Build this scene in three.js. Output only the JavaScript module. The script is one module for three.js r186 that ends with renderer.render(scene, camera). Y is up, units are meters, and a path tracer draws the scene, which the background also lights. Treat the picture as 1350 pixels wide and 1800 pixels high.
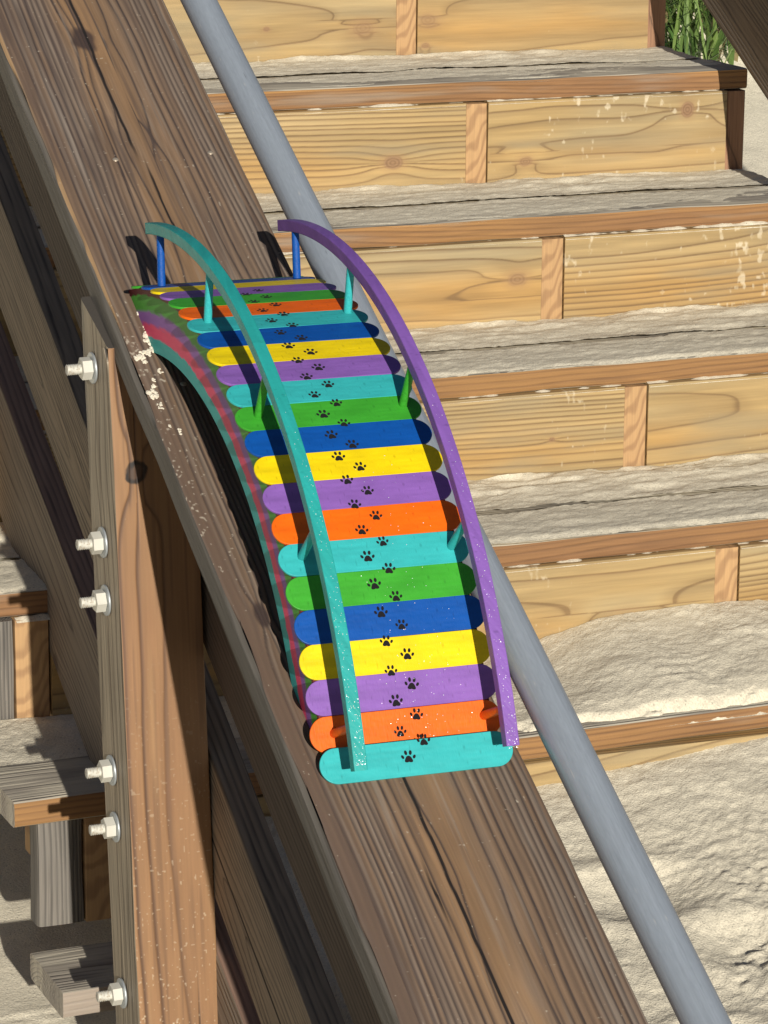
import * as THREE from 'three';
import { mergeGeometries, mergeVertices } from 'three/addons/utils/BufferGeometryUtils.js';

// ---------------------------------------------------------------- camera, sky, sun, exposure
const scene = new THREE.Scene();
const camera = new THREE.PerspectiveCamera(17.09, 3 / 4, 0.1, 900);
{
  const F = new THREE.Vector3(0.36035, -0.25495, -0.8973).normalize();
  const R0 = new THREE.Vector3().crossVectors(F, new THREE.Vector3(0, 1, 0)).normalize();
  const U0 = new THREE.Vector3().crossVectors(R0, F);
  const roll = 0.00803;
  camera.position.set(-2.25794, 0.40773, 5.898);
  camera.up.copy(U0.multiplyScalar(Math.cos(roll)).addScaledVector(R0, -Math.sin(roll)));
  camera.lookAt(camera.position.clone().add(F));
}
const SUN = new THREE.Vector3(-0.152, 0.285, 1).normalize();          // towards the sun: low, over the viewer's left shoulder
{
  const W = 256, H = 128, d = new Float32Array(W * H * 4), v = new THREE.Vector3();
  for (let j = 0; j < H; j++) for (let i = 0; i < W; i++) {
    const el = ((j + 0.5) / H - 0.5) * Math.PI, az = ((i + 0.5) / W - 0.5) * Math.PI * 2;
    v.set(Math.cos(el) * Math.cos(az), Math.sin(el), Math.cos(el) * Math.sin(az));
    const up = Math.max(v.y, 0), hz = Math.exp(-up * 4.5), c = Math.max(v.dot(SUN), 0);
    const glow = Math.pow(c, 14) * 0.5 + Math.pow(c, 3) * 0.12;
    const k = (j * W + i) * 4, g = v.y < 0 ? 0.4 : 1;
    d[k] = (0.075 + 0.085 * hz + glow * 1.0) * g;
    d[k + 1] = (0.125 + 0.075 * hz + glow * 0.88) * g;
    d[k + 2] = (0.235 + 0.04 * hz + glow * 0.70) * g;
    d[k + 3] = 1;
  }
  const sky = new THREE.DataTexture(d, W, H, THREE.RGBAFormat, THREE.FloatType);
  sky.mapping = THREE.EquirectangularReflectionMapping;
  sky.magFilter = sky.minFilter = THREE.LinearFilter;
  sky.needsUpdate = true;
  scene.background = sky; scene.environment = sky;
  scene.backgroundIntensity = 0.5; scene.environmentIntensity = 0.5;
}
const sun = new THREE.DirectionalLight(new THREE.Color(1.0, 0.95, 0.87), 5);
sun.position.copy(SUN).multiplyScalar(40).add(new THREE.Vector3(-0.5, -0.6, 1.5));
sun.target.position.set(-0.5, -0.6, 1.5);
sun.castShadow = true; sun.shadow.mapSize.set(4096, 4096); sun.shadow.radius = 1;
Object.assign(sun.shadow.camera, { left: -3, right: 3, top: 3, bottom: -3, near: 1, far: 90 });
scene.add(sun, sun.target);
const EXPOSURE = 0.99;

// ---------------------------------------------------------------- noise and helpers
let seed = 7;
const rnd = () => { seed = (seed * 1664525 + 1013904223) >>> 0; return seed / 4294967296; };
const rr = (a, b) => a + (b - a) * rnd();
const hash = (x, y, z) => { let h = Math.imul(x, 374761393) ^ Math.imul(y, 668265263) ^ Math.imul(z, 1274126177); h = Math.imul(h ^ (h >>> 13), 1274126177); return ((h ^ (h >>> 16)) >>> 0) / 4294967296; };
function vn(x, y, z = 0) {                                          // value noise, -1..1
  const X = Math.floor(x), Y = Math.floor(y), Z = Math.floor(z);
  let a = x - X, b = y - Y, c = z - Z; a = a * a * (3 - 2 * a); b = b * b * (3 - 2 * b); c = c * c * (3 - 2 * c);
  const l = (p, q, t) => p + (q - p) * t;
  return 2 * l(l(l(hash(X, Y, Z), hash(X + 1, Y, Z), a), l(hash(X, Y + 1, Z), hash(X + 1, Y + 1, Z), a), b),
    l(l(hash(X, Y, Z + 1), hash(X + 1, Y, Z + 1), a), l(hash(X, Y + 1, Z + 1), hash(X + 1, Y + 1, Z + 1), a), b), c) - 1;
}
const fbm = (x, y, z = 0, o = 4) => { let s = 0, a = 0.5; for (let i = 0; i < o; i++) { s += a * vn(x, y, z + i * 7.3); x *= 2.03; y *= 2.03; z *= 1.7; a *= 0.5; } return s; };
const sm = (a, b, x) => { x = Math.min(1, Math.max(0, (x - a) / (b - a))); return x * x * (3 - 2 * x); };
const lerp = (a, b, t) => a + (b - a) * t;
const mix3 = (a, b, t) => [lerp(a[0], b[0], t), lerp(a[1], b[1], t), lerp(a[2], b[2], t)];
const lin = (r, g, b) => { const c = new THREE.Color().setRGB(r / 255, g / 255, b / 255, THREE.SRGBColorSpace); return [c.r, c.g, c.b]; };
const enc = (v) => { v = Math.min(1, Math.max(0, v)); return 255 * (v <= 0.0031308 ? v * 12.92 : 1.055 * Math.pow(v, 1 / 2.4) - 0.055); };
const used = {};
const numbered = (n) => { used[n] = (used[n] ?? -1) + 1; return used[n] ? `${n}_${String(used[n]).padStart(3, '0')}` : n; };
const shade = (m) => { m.castShadow = m.receiveShadow = true; return m; };
function mesh(name, g, mat, parent) { const m = shade(new THREE.Mesh(g, mat)); m.name = parent === scene ? numbered(name) : name; parent.add(m); return m; }
function thing(name, label, category, pos = [0, 0, 0], group) {
  const o = new THREE.Group(); o.name = numbered(name); o.position.set(...pos); o.userData = { label, category }; if (group) o.userData.group = group; scene.add(o); return o;
}
function tex(w, h, data, srgb, wrap) {
  const t = new THREE.DataTexture(data, w, h, THREE.RGBAFormat, THREE.UnsignedByteType);
  if (srgb) t.colorSpace = THREE.SRGBColorSpace;
  t.magFilter = THREE.LinearFilter; t.minFilter = THREE.LinearFilter;
  t.wrapS = t.wrapT = wrap ? THREE.RepeatWrapping : THREE.ClampToEdgeWrapping; t.needsUpdate = true; return t;
}

// ---------------------------------------------------------------- timber: solid growth rings cut by the board's own faces
const CAP = 64;
function timber(o) {            // o: L, W, T metres, ppm, ring, cy, cz, knots [{x,y,r}], color(ctx) -> [r,g,b,height]
  const L = o.L, W = o.W, T = o.T, P = 2 * (W + T);
  const w = Math.min(2048, Math.round(L * o.ppm)), hgt = Math.min(1024, Math.round(P * o.ppm));
  const TW = Math.min(2048, w + CAP), w0 = TW - CAP;
  const c = new Uint8Array(TW * hgt * 4), b = new Uint8Array(TW * hgt * 4), s = o.seed * 13.7, ring = o.ring ?? 0.006;
  const ctx = {};
  const RF = new Float32Array(TW * hgt), KN = new Float32Array(TW * hgt), KD = new Float32Array(TW * hgt), BG = new Float32Array(TW * hgt);
  const where = (i, j) => {
    let x, y, z, face, a;
    if (i < w0) {
      x = ((i + 0.5) / w0) * L; let p = ((j + 0.5) / hgt) * P;
      if (p < W) { face = 0; y = -W / 2 + p; z = T / 2; a = p / W; }
      else if (p < W + T) { face = 1; y = W / 2; z = T / 2 - (p - W); a = (p - W) / T; }
      else if (p < 2 * W + T) { face = 2; y = W / 2 - (p - W - T); z = -T / 2; a = (p - W - T) / W; }
      else { face = 3; y = -W / 2; z = -T / 2 + (p - 2 * W - T); a = (p - 2 * W - T) / T; }
    } else { face = 4; x = 0; z = ((i - w0 + 0.5) / CAP - 0.5) * T; y = ((j + 0.5) / hgt - 0.5) * W; a = 0.5; }
    return [x, y, z, face, a];
  };
  for (let j = 0; j < hgt; j++) for (let i = 0; i < TW; i++) {
    const [x, y, z] = where(i, j);
    const big = vn(x * 1.1 + s, 3.1, s), big2 = vn(x * 1.3 + 40 + s, 1.7, s);
    const yy = y - o.cy - big * (o.wob ?? 0.02) * 0.8, zz = z - o.cz - big2 * (o.wob ?? 0.02);
    let r = Math.sqrt(yy * yy + zz * zz) + vn(x * 5 + s, y * 22, z * 22) * (o.warp ?? 0.0018) + vn(x * 16, y * 60 + s, z * 60) * 0.0005;
    let kn = 9, kd = 0;
    if (o.knots) for (const k of o.knots) {
      const dx = (x - k.x) / (k.e ?? 1.5), dy = y - k.y, d = Math.sqrt(dx * dx + dy * dy) / k.r;
      const far = ((x - k.x) / (k.r * 5)) ** 2 + (dy / (k.r * 2.6)) ** 2;
      r += k.r * 0.9 * Math.exp(-far) * (k.s ?? 1) * (dy > 0 === (y > o.cy) ? 1 : -1) * Math.min(1, Math.abs(dy) / k.r + 0.25);
      if (d < kn) { kn = d; kd = k.d ?? 1; }
    }
    const k1 = j * TW + i; RF[k1] = r / ring + vn(r * 90 + s, 5.5) * 0.35 + (o.vary ?? 0) * vn(r * 38 + s, 9.5); KN[k1] = kn; KD[k1] = kd; BG[k1] = big;
  }
  const mx = L / w0, my = P / hgt, lw = o.lw ?? 0.0013;
  for (let j = 0; j < hgt; j++) for (let i = 0; i < TW; i++) {
    const [x, y, z, face, a] = where(i, j), k1 = j * TW + i, q = RF[k1], kn = KN[k1], kd = KD[k1], big = BG[k1], r = q * ring;
    const fr = q - Math.floor(q), id = Math.floor(q), str = o.strp ? Math.pow(hash(id, o.seed, 3), o.strp) : 0.5 + 0.5 * hash(id, o.seed, 3);
    const i0 = Math.max(i - 1, i < w0 ? 0 : w0), i1 = Math.min(i + 1, i < w0 ? w0 - 1 : TW - 1), j0 = Math.max(j - 1, 0), j1 = Math.min(j + 1, hgt - 1);
    const gr = Math.max(12, Math.hypot((RF[j * TW + i1] - RF[j * TW + i0]) / ((i1 - i0) * mx), Math.min(600, Math.abs(RF[j1 * TW + i] - RF[j0 * TW + i]) / ((j1 - j0) * my))));
    const dl = (0.86 - fr) / gr, line = dl > 0 ? Math.exp(-((dl / (lw * 1.5)) ** 2)) : Math.exp(-((dl / (lw * 0.6)) ** 2));   // sharp on one side, fading on the other: latewood
    const late = Math.min(1, str * line + (o.soft ?? 0.22) * sm(0.25, 0.86, fr) * (1 - sm(0.86, 1, fr)));
    const fib = face === 4 ? vn(y * 900, z * 900, s) : vn(x * 26 + s, y * 700, z * 700);
    const fib2 = face === 4 ? vn(y * 240, z * 240, s) : vn(x * 7 + s, y * 220, z * 220);
    Object.assign(ctx, { x, y, z, a, face, late, fr, id, fib, fib2, kn, kd, r, blot: fbm(x * 3.2 + s, y * 9, z * 9, 3), big, s });
    const k = (j * TW + i) * 4, col = o.color(ctx);
    c[k] = enc(col[0]); c[k + 1] = enc(col[1]); c[k + 2] = enc(col[2]); c[k + 3] = 255;
    b[k] = b[k + 1] = b[k + 2] = Math.min(255, Math.max(0, col[3] * 255)); b[k + 3] = 255;
  }
  const m = new THREE.MeshStandardMaterial({ map: tex(TW, hgt, c, true), bumpMap: tex(TW, hgt, b, false), bumpScale: o.bump ?? 0.0015, roughness: o.rough ?? 0.8 });
  m.userData.u = w0 / TW; return m;
}
// a sawn board along x, width along y, thickness along z; eased, slightly uneven arrises; uv run round its four faces
function plank(L, W, T, m, { seg = 40, cr = 0.003, rough = 0.0006, sd = 1, flip = false, wane = 0 } = {}) {
  const P = 2 * (W + T), pos = [], uv = [], idx = [], um = m.userData.u;
  const ring = [];
  const add = (p, y, z, e) => ring.push([p, y, z, e]);
  const h = W / 2, t = T / 2, k = 0.293;
  const face = (p0, len, f) => { for (const [d, e] of [[0, 1], [cr, 2], [len * 0.25, 0], [len * 0.5, 0], [len * 0.75, 0], [len - cr, 3], [len, 4]]) { const [y, z] = f(d); add(p0 + d, y, z, e); } };
  face(0, W, (d) => [-h + d, t]); face(W, T, (d) => [h, t - d]); face(W + T, W, (d) => [h - d, -t]); face(2 * W + T, T, (d) => [-h, -t + d]);
  const n = ring.length;
  for (let i = 0; i <= seg; i++) {
    const u = i / seg, x = -L / 2 + L * u;
    for (const [p, y0, z0, e] of ring) {
      let y = y0, z = z0;
      if (e === 1 || e === 4) {
        const c = cr * k * (1 + 0.5 * vn(x * 14 + sd, y0 * 31, z0 * 31)) + (wane && y0 < 0 && z0 > 0 ? wane * Math.max(0, fbm(x * 9 + sd, 2.2, 1, 3) + 0.12) : 0);
        y -= Math.sign(y0) * c; z -= Math.sign(z0) * c;
      }
      y += rough * vn(x * 9 + sd, y0 * 20, z0 * 20); z += rough * vn(x * 9 + sd + 31, y0 * 20, z0 * 20);
      pos.push(x, y, z); uv.push((flip ? 1 - u : u) * um * 0.9985 + 0.0005, p / P);
    }
  }
  for (let i = 0; i < seg; i++) for (let j = 0; j < n - 1; j++) { const a = i * n + j, b = a + n; idx.push(a, b, a + 1, b, b + 1, a + 1); }
  for (const [row, sgn] of [[0, -1], [seg, 1]]) {                 // end grain
    const c0 = pos.length / 3; pos.push(sgn * L / 2, 0, 0); uv.push(um + (1 - um) * 0.5, 0.5);
    for (let j = 0; j < n; j++) { const q = (row * n + j) * 3; pos.push(pos[q], pos[q + 1], pos[q + 2]); uv.push(um + (1 - um) * (0.04 + 0.92 * (ring[j][2] / T + 0.5)), ring[j][1] / W + 0.5); }
    for (let j = 0; j < n - 1; j++) sgn > 0 ? idx.push(c0, c0 + 2 + j, c0 + 1 + j) : idx.push(c0, c0 + 1 + j, c0 + 2 + j);
  }
  const g = new THREE.BufferGeometry();
  g.setAttribute('position', new THREE.Float32BufferAttribute(pos, 3)); g.setAttribute('uv', new THREE.Float32BufferAttribute(uv, 2)); g.setIndex(idx);
  g.computeVertexNormals();
  return g;
}

// ---------------------------------------------------------------- timber colours
const freshPine = (o = {}) => ({ x, y, a, face, late, fib, fib2, kn, kd, blot, s, fr }) => {
  let c = mix3([0.455, 0.305, 0.12], [0.50, 0.37, 0.185], 0.5 + 0.8 * blot);
  if (o.warm) c = mix3(c, [0.47, 0.265, 0.075], sm(-0.1, 0.8, o.warm(a) + blot * 0.9) * 0.8);
  c = mix3(c, [0.34, 0.30, 0.19], sm(0.1, 0.6, fbm(x * 2.2 + s, y * 14, 4)) * 0.5);
  const lt = Math.min(1, late * (o.ls ?? 0.8));
  c = c.map((v) => v * 0.84); c = mix3(c, [0.15, 0.085, 0.034], lt);
  const f = 1 + 0.09 * fib + 0.10 * fib2 + 0.12 * vn(x * 1.4 + s, y * 60, 3); c = c.map((v) => v * f); c = mix3(c, [0.27, 0.215, 0.125], sm(0.05, 0.55, fbm(x * 5 + s, y * 30, 24, 4)) * 0.45);
  if (kn < 2.2) { const t = 1 - sm(0.75, 1.25, kn + 0.18 * vn(x * 90, y * 90, s)); const ringk = 0.5 + 0.5 * Math.sin(kn * 16); c = mix3(c, mix3([0.12, 0.06, 0.03], [0.24, 0.14, 0.08], ringk), Math.min(1, t * 1.1 * kd)); c = mix3(c, [0.34, 0.20, 0.09], (1 - sm(1.0, 2.2, kn)) * 0.35); }
  if (o.sand) {                                                    // sand stuck on the face
    const q = fbm(x * 110 + s, y * 70, 9, 3) + 0.3 * vn(x * 12 + s, y * 9, 2) + o.sand(x, a), t = sm(0.42, 0.66, q) * (0.65 + 0.35 * fib2);
    c = mix3(c, [0.66, 0.57, 0.40], t * 0.8);
  }
  return [...c, 0.5 - late * 0.3 + fib * 0.08 + fib2 * 0.05];
};
const weathered = ({ x, y, a, late, fib, fib2, kn, kd, blot, s }, base = [0.27, 0.235, 0.19], dark = [0.07, 0.055, 0.045]) => {
  let c = mix3(base, base.map((v, i) => v * [1.25, 1.2, 1.12][i]), 0.5 + blot * 0.9);
  c = mix3(c, dark, Math.min(1, late * 0.75 + sm(0.35, 0.8, fib2) * 0.45));
  c = c.map((v) => v * (1 + 0.14 * fib + 0.12 * fib2));
  if (kn < 1.6) c = mix3(c, dark, (1 - sm(0.8, 1.25, kn)) * 0.75 * kd);
  return [...c, 0.55 - late * 0.35 + fib * 0.15 + fib2 * 0.2];
};
// tread boards: grey weathered top (face 0), orange-brown sawn nose (face 3 = front)
const treadColor = (k) => (q) => {
  if (q.face === 1 || q.face === 3) {
    let c = mix3([0.245, 0.125, 0.055], [0.32, 0.17, 0.06], 0.5 + q.blot);
    c = mix3(c, [0.42, 0.22, 0.07], sm(0.6, 1, q.face === 3 ? q.a : 1 - q.a) * sm(-0.2, 0.5, fbm(q.x * 2.4 + k, 5, 5, 2)) * 0.9);
    c = mix3(c, [0.12, 0.06, 0.03], q.late * 0.55 + sm(0.3, 0.9, q.fib2) * 0.25);
    c = mix3(c, [0.30, 0.25, 0.19], sm(0.25, 0.7, fbm(q.x * 4 + k * 3, q.z * 40, 8)) * 0.5);
    if (k >= 21) c = mix3(c, [0.34, 0.30, 0.25], 0.8);
    return [...c.map((v) => v * (1 + 0.1 * q.fib)), 0.5 - q.late * 0.3 + 0.1 * q.fib];
  }
  const w = weathered(q, [0.34, 0.305, 0.255], [0.15, 0.13, 0.105]);
  const t = sm(-0.25, 0.45, fbm(q.x * 9 + k, q.y * 40, 3, 4) + 0.18) * 0.88;
  const c = mix3(w.slice(0, 3), [0.58, 0.52, 0.40], t);
  return [...c, w[3] + 0.1 * t];
};
const brownOld = (b) => (q) => weathered(q, b, b.map((v) => v * 0.35));

// ---------------------------------------------------------------- staircase
const D = 0.31818, Hs = 0.17688, TT = 0.0355, NOSE = -0.0112;
const XL = -1.165, XR = 0.535;
const stairs = thing('wooden_staircase', 'wide sand-dusted wooden beach staircase with pale pine risers and grey treads', 'stairs', [-0.3, -1.3, 1.9]);
const base = new THREE.Vector3(-0.3, -1.3, 1.9);
const put = (m, x, y, z) => { m.position.set(x, y, z).sub(base); return m; };
const tw = 0.146, gap = 0.009;
for (let k = 1; k <= 7; k++) {
  const len = XR - XL, zf = k === 7 ? 2.128 : k * D + NOSE, y = -k * Hs - TT / 2;
  for (let b = 0; b < (k === 7 ? 1 : 2); b++) {
    const vis = k > 1 && b === 0;
    const m = timber({ L: len, W: tw, T: TT, ppm: vis ? 820 : 520, seed: k * 5 + b, ring: 0.0055, cy: rr(-0.03, 0.03), cz: rr(-0.07, -0.03), color: treadColor(k * 3 + b), bump: 0.0022, rough: 0.85 });
    const g = plank(len, tw, TT, m, { seg: 90, cr: 0.006, rough: 0.0016, sd: k * 3 + b });
    // board: x along tread, width axis y -> -z, thickness axis z -> +y
    g.rotateX(-Math.PI / 2);
    const t = mesh('tread_board', g, m, stairs);
    if (k === 6 && !b) t.rotation.y = 0.022;
    put(t, (XL + XR) / 2 + (k === 2 && b ? -0.004 : 0), y - b * 0.002, zf - tw / 2 - b * (tw + gap));
  }
}
const knotsAt = { '2L': [{ x: 1.165 - 0.135 + 0.0, y: -0.02, r: 0.011, d: 0.8 }], '2R': [{ x: 0.375, y: 0.045, r: 0.013, e: 0.9, d: 1 }, { x: 0.07, y: -0.03, r: 0.008, d: 0.6 }], '1L': [{ x: 1.1, y: -0.01, r: 0.012, d: 0.35 }, { x: 0.92, y: -0.005, r: 0.004, d: 0.7 }], '1R': [{ x: 0.02, y: 0.0, r: 0.012, d: 0.4 }, { x: 0.015, y: -0.045, r: 0.005, d: 0.6 }], '3L': [{ x: 1.12, y: 0.01, r: 0.011, d: 0.55 }], '5L': [{ x: 1.02, y: -0.03, r: 0.018, d: 0.55 }], '4L': [{ x: 1.04, y: 0.0, r: 0.003, d: 0.8 }] };
for (let k = 1; k <= 6; k++) {
  for (const side of ['L', 'R']) {
    const x0 = side === 'L' ? XL + (k < 5 ? 0.1 : 0.148) : 0.0395, x1 = side === 'L' ? -0.0015 : 0.491;
    const L = x1 - x0, kn = (knotsAt[k + side] || []).map((q) => ({ ...q, x: q.x - (side === 'L' ? 1.165 - (-x0) : 0) }));
    const rg = k * 2 + (side === 'R' ? 1 : 0);
    const st = [[0.011, 0.005, -0.16], [0.012, 0.0, -0.13], [0.0075, -0.075, -0.05], [0.0095, -0.015, -0.12], [0.0085, -0.02, -0.1], [0.008, 0.08, -0.045], [0.007, -0.09, -0.05], [0.01, 0.02, -0.12], [0.012, -0.005, -0.11], [0.0055, 0.1, -0.06], [0.008, 0.02, -0.1], [0.0085, -0.03, -0.1]][(rg - 2) % 12];
    const sandy = k === 3 && side === 'R' ? (x) => sm(0.05, 0.42, x) * 0.3 - 0.12 : k === 2 && side === 'R' ? (x, a) => (a > 0.7 ? 0.1 : -0.08) * sm(0.1, 0.35, x) - 0.03 : (x, a) => -0.22 + (a < 0.15 ? 0.12 : 0);
    const m = timber({ L, W: 0.148, T: 0.036, ppm: 880, seed: 50 + rg, ring: st[0], cy: st[1], cz: st[2], knots: kn, wob: 0.026, color: freshPine({ warm: (a) => 0.55 - Math.abs(a - 0.38) * 1.7, sand: sandy, ls: 0.76 }), bump: 0.0009, rough: 0.68, lw: 0.0013, soft: 0.34, vary: 0.25 });
    const r = mesh('riser_board', plank(L, 0.148, 0.036, m, { seg: 40, cr: 0.002, rough: 0.0004, sd: rg }), m, stairs);
    put(r, (x0 + x1) / 2, -k * Hs - TT - 0.001 - 0.074, k * D - 0.018);
    if (k < 6) put(r, (x0 + x1) / 2, -k * Hs - TT - 0.001 - 0.0725, k * D - 0.018);
  }
}
// stringer ends showing between the riser boards
const stringerMat = [1, 2, 3].map((v) => timber({ L: 0.15, W: 0.036, T: 0.3, ppm: 900, seed: 80 + v, ring: 0.007, cy: 0.0, cz: -0.09, color: (q) => {
  const g = Math.sin((q.x * 55 + q.y * 75 + 1.3 * vn(q.x * 30 + v, q.y * 60, 2)) * 6.283 * 0.55 + v) * 0.5 + 0.5;
  let c = mix3([0.46, 0.28, 0.13], [0.22, 0.115, 0.055], sm(0.3, 1.0, g) * 0.5);
  c = c.map((u) => u * (1 + 0.1 * q.fib + 0.1 * q.blot)); return [...c, 0.5 - 0.2 * g];
}, bump: 0.001, rough: 0.8 }));
function stringerEnd(k, x, wdt, tint, dep = 0.29) {
  const m = tint ?? stringerMat[k % 3];
  const g = plank(0.142, wdt, dep, m, { seg: 8, cr: tint ? 0.005 : 0.0015, rough: tint ? 0.0018 : 0.0003, sd: k + x * 9 });
  g.rotateZ(Math.PI / 2);                                        // length up, width along -x, thickness along z
  put(mesh('stringer_end', g, m, stairs), x + wdt / 2, -k * Hs - TT - 0.0725, k * D - 0.002 - dep / 2 + (tint ? -0.004 : -0.001));
}
const brownEnd = timber({ L: 0.15, W: 0.036, T: 0.3, ppm: 700, seed: 91, ring: 0.006, cy: 0.02, cz: -0.06, color: brownOld([0.30, 0.165, 0.095]), bump: 0.0012 });
const greyEnd = timber({ L: 0.15, W: 0.062, T: 0.04, ppm: 900, seed: 93, ring: 0.004, cy: 0.05, cz: -0.06, color: brownOld([0.17, 0.155, 0.135]), bump: 0.002 });
for (let k = 1; k <= 6; k++) {
  stringerEnd(k, 0.0, 0.038);
  stringerEnd(k, 0.4925, 0.0385, brownEnd);
  stringerEnd(k, -1.067, 0.0475);
  stringerEnd(k, -1.131, 0.0625, greyEnd, 0.04);
}

// ---------------------------------------------------------------- rail frame: x across, y off the timber, z down the slope
const O = new THREE.Vector3(-1.117, 0.034, 1.5);
const e1 = new THREE.Vector3(-0.031, -0.499, 1).normalize(), e2 = new THREE.Vector3(1, 0, 0.031).normalize(), e3 = new THREE.Vector3().crossVectors(e1, e2).normalize();
const railM = new THREE.Matrix4().makeBasis(e2, e3, e1).setPosition(O);
const railBase = new THREE.Vector3(-1.09, -1.36, 2.31);
const rail = thing('handrail', 'weathered brown timber handrail on a bolted post, carrying the rainbow toy bridge', 'handrail', railBase.toArray(), 'timber handrails beside the staircase');
const toRail = new THREE.Matrix4().makeTranslation(-railBase.x, -railBase.y, -railBase.z).multiply(railM);
const boardBasis = new THREE.Matrix4().makeBasis(new THREE.Vector3(0, 0, 1), new THREE.Vector3(1, 0, 0), new THREE.Vector3(0, 1, 0));   // board x->s, width y->x, thickness z->t
const edgeBasis = new THREE.Matrix4().makeBasis(new THREE.Vector3(0, 0, 1), new THREE.Vector3(0, -1, 0), new THREE.Vector3(1, 0, 0));   // on edge: width -> -t
function railBoard(name, m, g, basis, x, t, s, tilt = 0) {
  g.applyMatrix4(basis);
  if (tilt) g.rotateX(tilt);
  g.translate(x, t, s); g.applyMatrix4(toRail);
  return mesh(name, g, m, rail);
}
const RW = 0.235, RT = 0.04;
{
  const S0 = 0.1, S1 = 2.1, L = S1 - S0;
  const m = timber({ L, W: RW, T: RT, ppm: 990, seed: 21, ring: 0.0052, lw: 0.0011, soft: 0.18, vary: 1.4, strp: 0.8, cy: 0.012, cz: -0.055, wob: 0.017, warp: 0.0042, bump: 0.0019, rough: 0.74,
    knots: [{ x: 0.327 - S0, y: 0.105 - RW / 2, r: 0.013, e: 1.9, d: 1, s: 0.35 }, { x: 0.55 - S0, y: 0.085 - RW / 2, r: 0.02, e: 3.2, d: 0.2, s: 0.2 }, { x: 1.391 - S0, y: 0.03 - RW / 2, r: 0.007, e: 2.5, d: 1, s: 1 }],
    color: (q) => {
      const sx = q.x + S0, ax = q.y + RW / 2, n = vn(sx * 4, ax * 20, 3);
      if (q.face === 1 || q.face === 3) return weathered(q, [0.115, 0.105, 0.09], [0.055, 0.048, 0.04]);
      const edge = Math.abs(q.y) / (RW / 2);
      let c = mix3([0.208, 0.13, 0.077], [0.20, 0.145, 0.102], 0.5 + q.blot);
      c = mix3(c, [0.285, 0.165, 0.078], (1 - sm(0.1, 0.55, edge)) * sm(-0.25, 0.35, fbm(sx * 2.2, ax * 9, 6)) * 0.85);
      c = mix3(c, [0.30, 0.26, 0.22], sm(0.1, 0.55, fbm(sx * 2.4 + 9, ax * 26, 12)) * 0.45);
      const groove = Math.min(1, q.late * lerp(1.0, 1.35, edge)); const tone = hash(q.id, 5, 9); c = mix3(c, tone < 0.45 ? [0.20, 0.165, 0.135] : [0.175, 0.105, 0.06], 0.5 * edge); c = c.map((v) => v * (1 + 0.16 * sm(0.0, 0.25, q.fr) * (1 - sm(0.25, 0.6, q.fr)) - 0.08));
      c = mix3(c, [0.045, 0.032, 0.028], groove * 0.92);
      c = mix3(c, [0.09, 0.06, 0.045], sm(0.2, 0.8, q.fib2) * (0.3 + 0.35 * edge)); c = mix3(c, [0.08, 0.055, 0.045], sm(0.12, 0.5, fbm(sx * 4, ax * 170, 17, 4)) * 0.6); c = mix3(c, [0.30, 0.25, 0.20], sm(0.2, 0.55, fbm(sx * 6, ax * 230, 27, 3)) * 0.35);
      c = c.map((v) => v * (1 + 0.12 * q.fib + 0.08 * n));
      if (ax < 0.03) c = mix3(c, [0.13, 0.085, 0.06], (1 - sm(0.012, 0.03, ax)) * 0.6 * sm(0.8, 1.2, sx) + 0.2);
      if (q.kn < 1.6) c = mix3(c, [0.045, 0.028, 0.024], (1 - sm(0.7, 1.3, q.kn + 0.3 * vn(sx * 60, ax * 60, 1))) * 0.9 * q.kd);
      let h = 0.62 - groove * 0.42 + q.fib * 0.05 + q.fib2 * 0.1;
      const split = (s0, s1, xx, wd) => { if (sx < s0 || sx > s1) return 0; const cxx = xx + 0.0022 * vn(sx * 4, 8.8) + 0.0008 * vn(sx * 40, 2.8); return (1 - sm(wd * 0.5, wd, Math.abs(ax - cxx))) * sm(s0, s0 + 0.06, sx) * (1 - sm(s1 - 0.06, s1, sx)); };
      const cr = Math.max(split(0.05, 0.6, 0.109, 0.0022), split(0.57, 0.78, 0.116, 0.0016), split(1.3, 2.3, 0.104, 0.0021), split(1.73, 1.85, 0.085, 0.0018));
      c = mix3(c, [0.012, 0.008, 0.006], cr); h -= cr * 0.5;
      // fresh torn wood along the left arris
      if (ax < 0.006) { const t = sm(0.2, 0.4, fbm(sx * 6 + 3, 1.5, 3, 2) + 0.1); c = mix3(c, [0.40, 0.25, 0.12], t * 0.8); }
      const dust = 0.7 * sm(0.52, 0.66, fbm(sx * 190, ax * 260, 21, 3) - 0.04 + 0.3 * sm(0.05, 0.0, ax) * sm(0.8, 0.95, sx) * (1 - sm(1.2, 1.45, sx)));
      c = mix3(c, [0.62, 0.55, 0.43], dust * 0.8);
      return [...c, h];
    } });
  railBoard('rail_top_board', m, plank(L, RW, RT, m, { seg: 260, cr: 0.005, rough: 0.0012, sd: 4, wane: 0.012 }), boardBasis, RW / 2, -RT / 2, (S0 + S1) / 2);
  const m2 = timber({ L: 1.7, W: RW, T: RT, ppm: 360, seed: 23, ring: 0.006, cy: 0.01, cz: -0.05, color: brownOld([0.22, 0.16, 0.115]), bump: 0.003 });
  const g2 = plank(1.7, RW, RT, m2, { seg: 40, cr: 0.005, sd: 9 });
  railBoard('rail_top_board', m2, g2.clone(), boardBasis, RW / 2, -RT / 2, S0 - 0.852);
  railBoard('rail_top_board', m2, plank(0.55, RW, RT, m2, { seg: 20, cr: 0.005, sd: 12 }), boardBasis, RW / 2, -RT / 2, S1 + 0.277);
}
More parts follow.
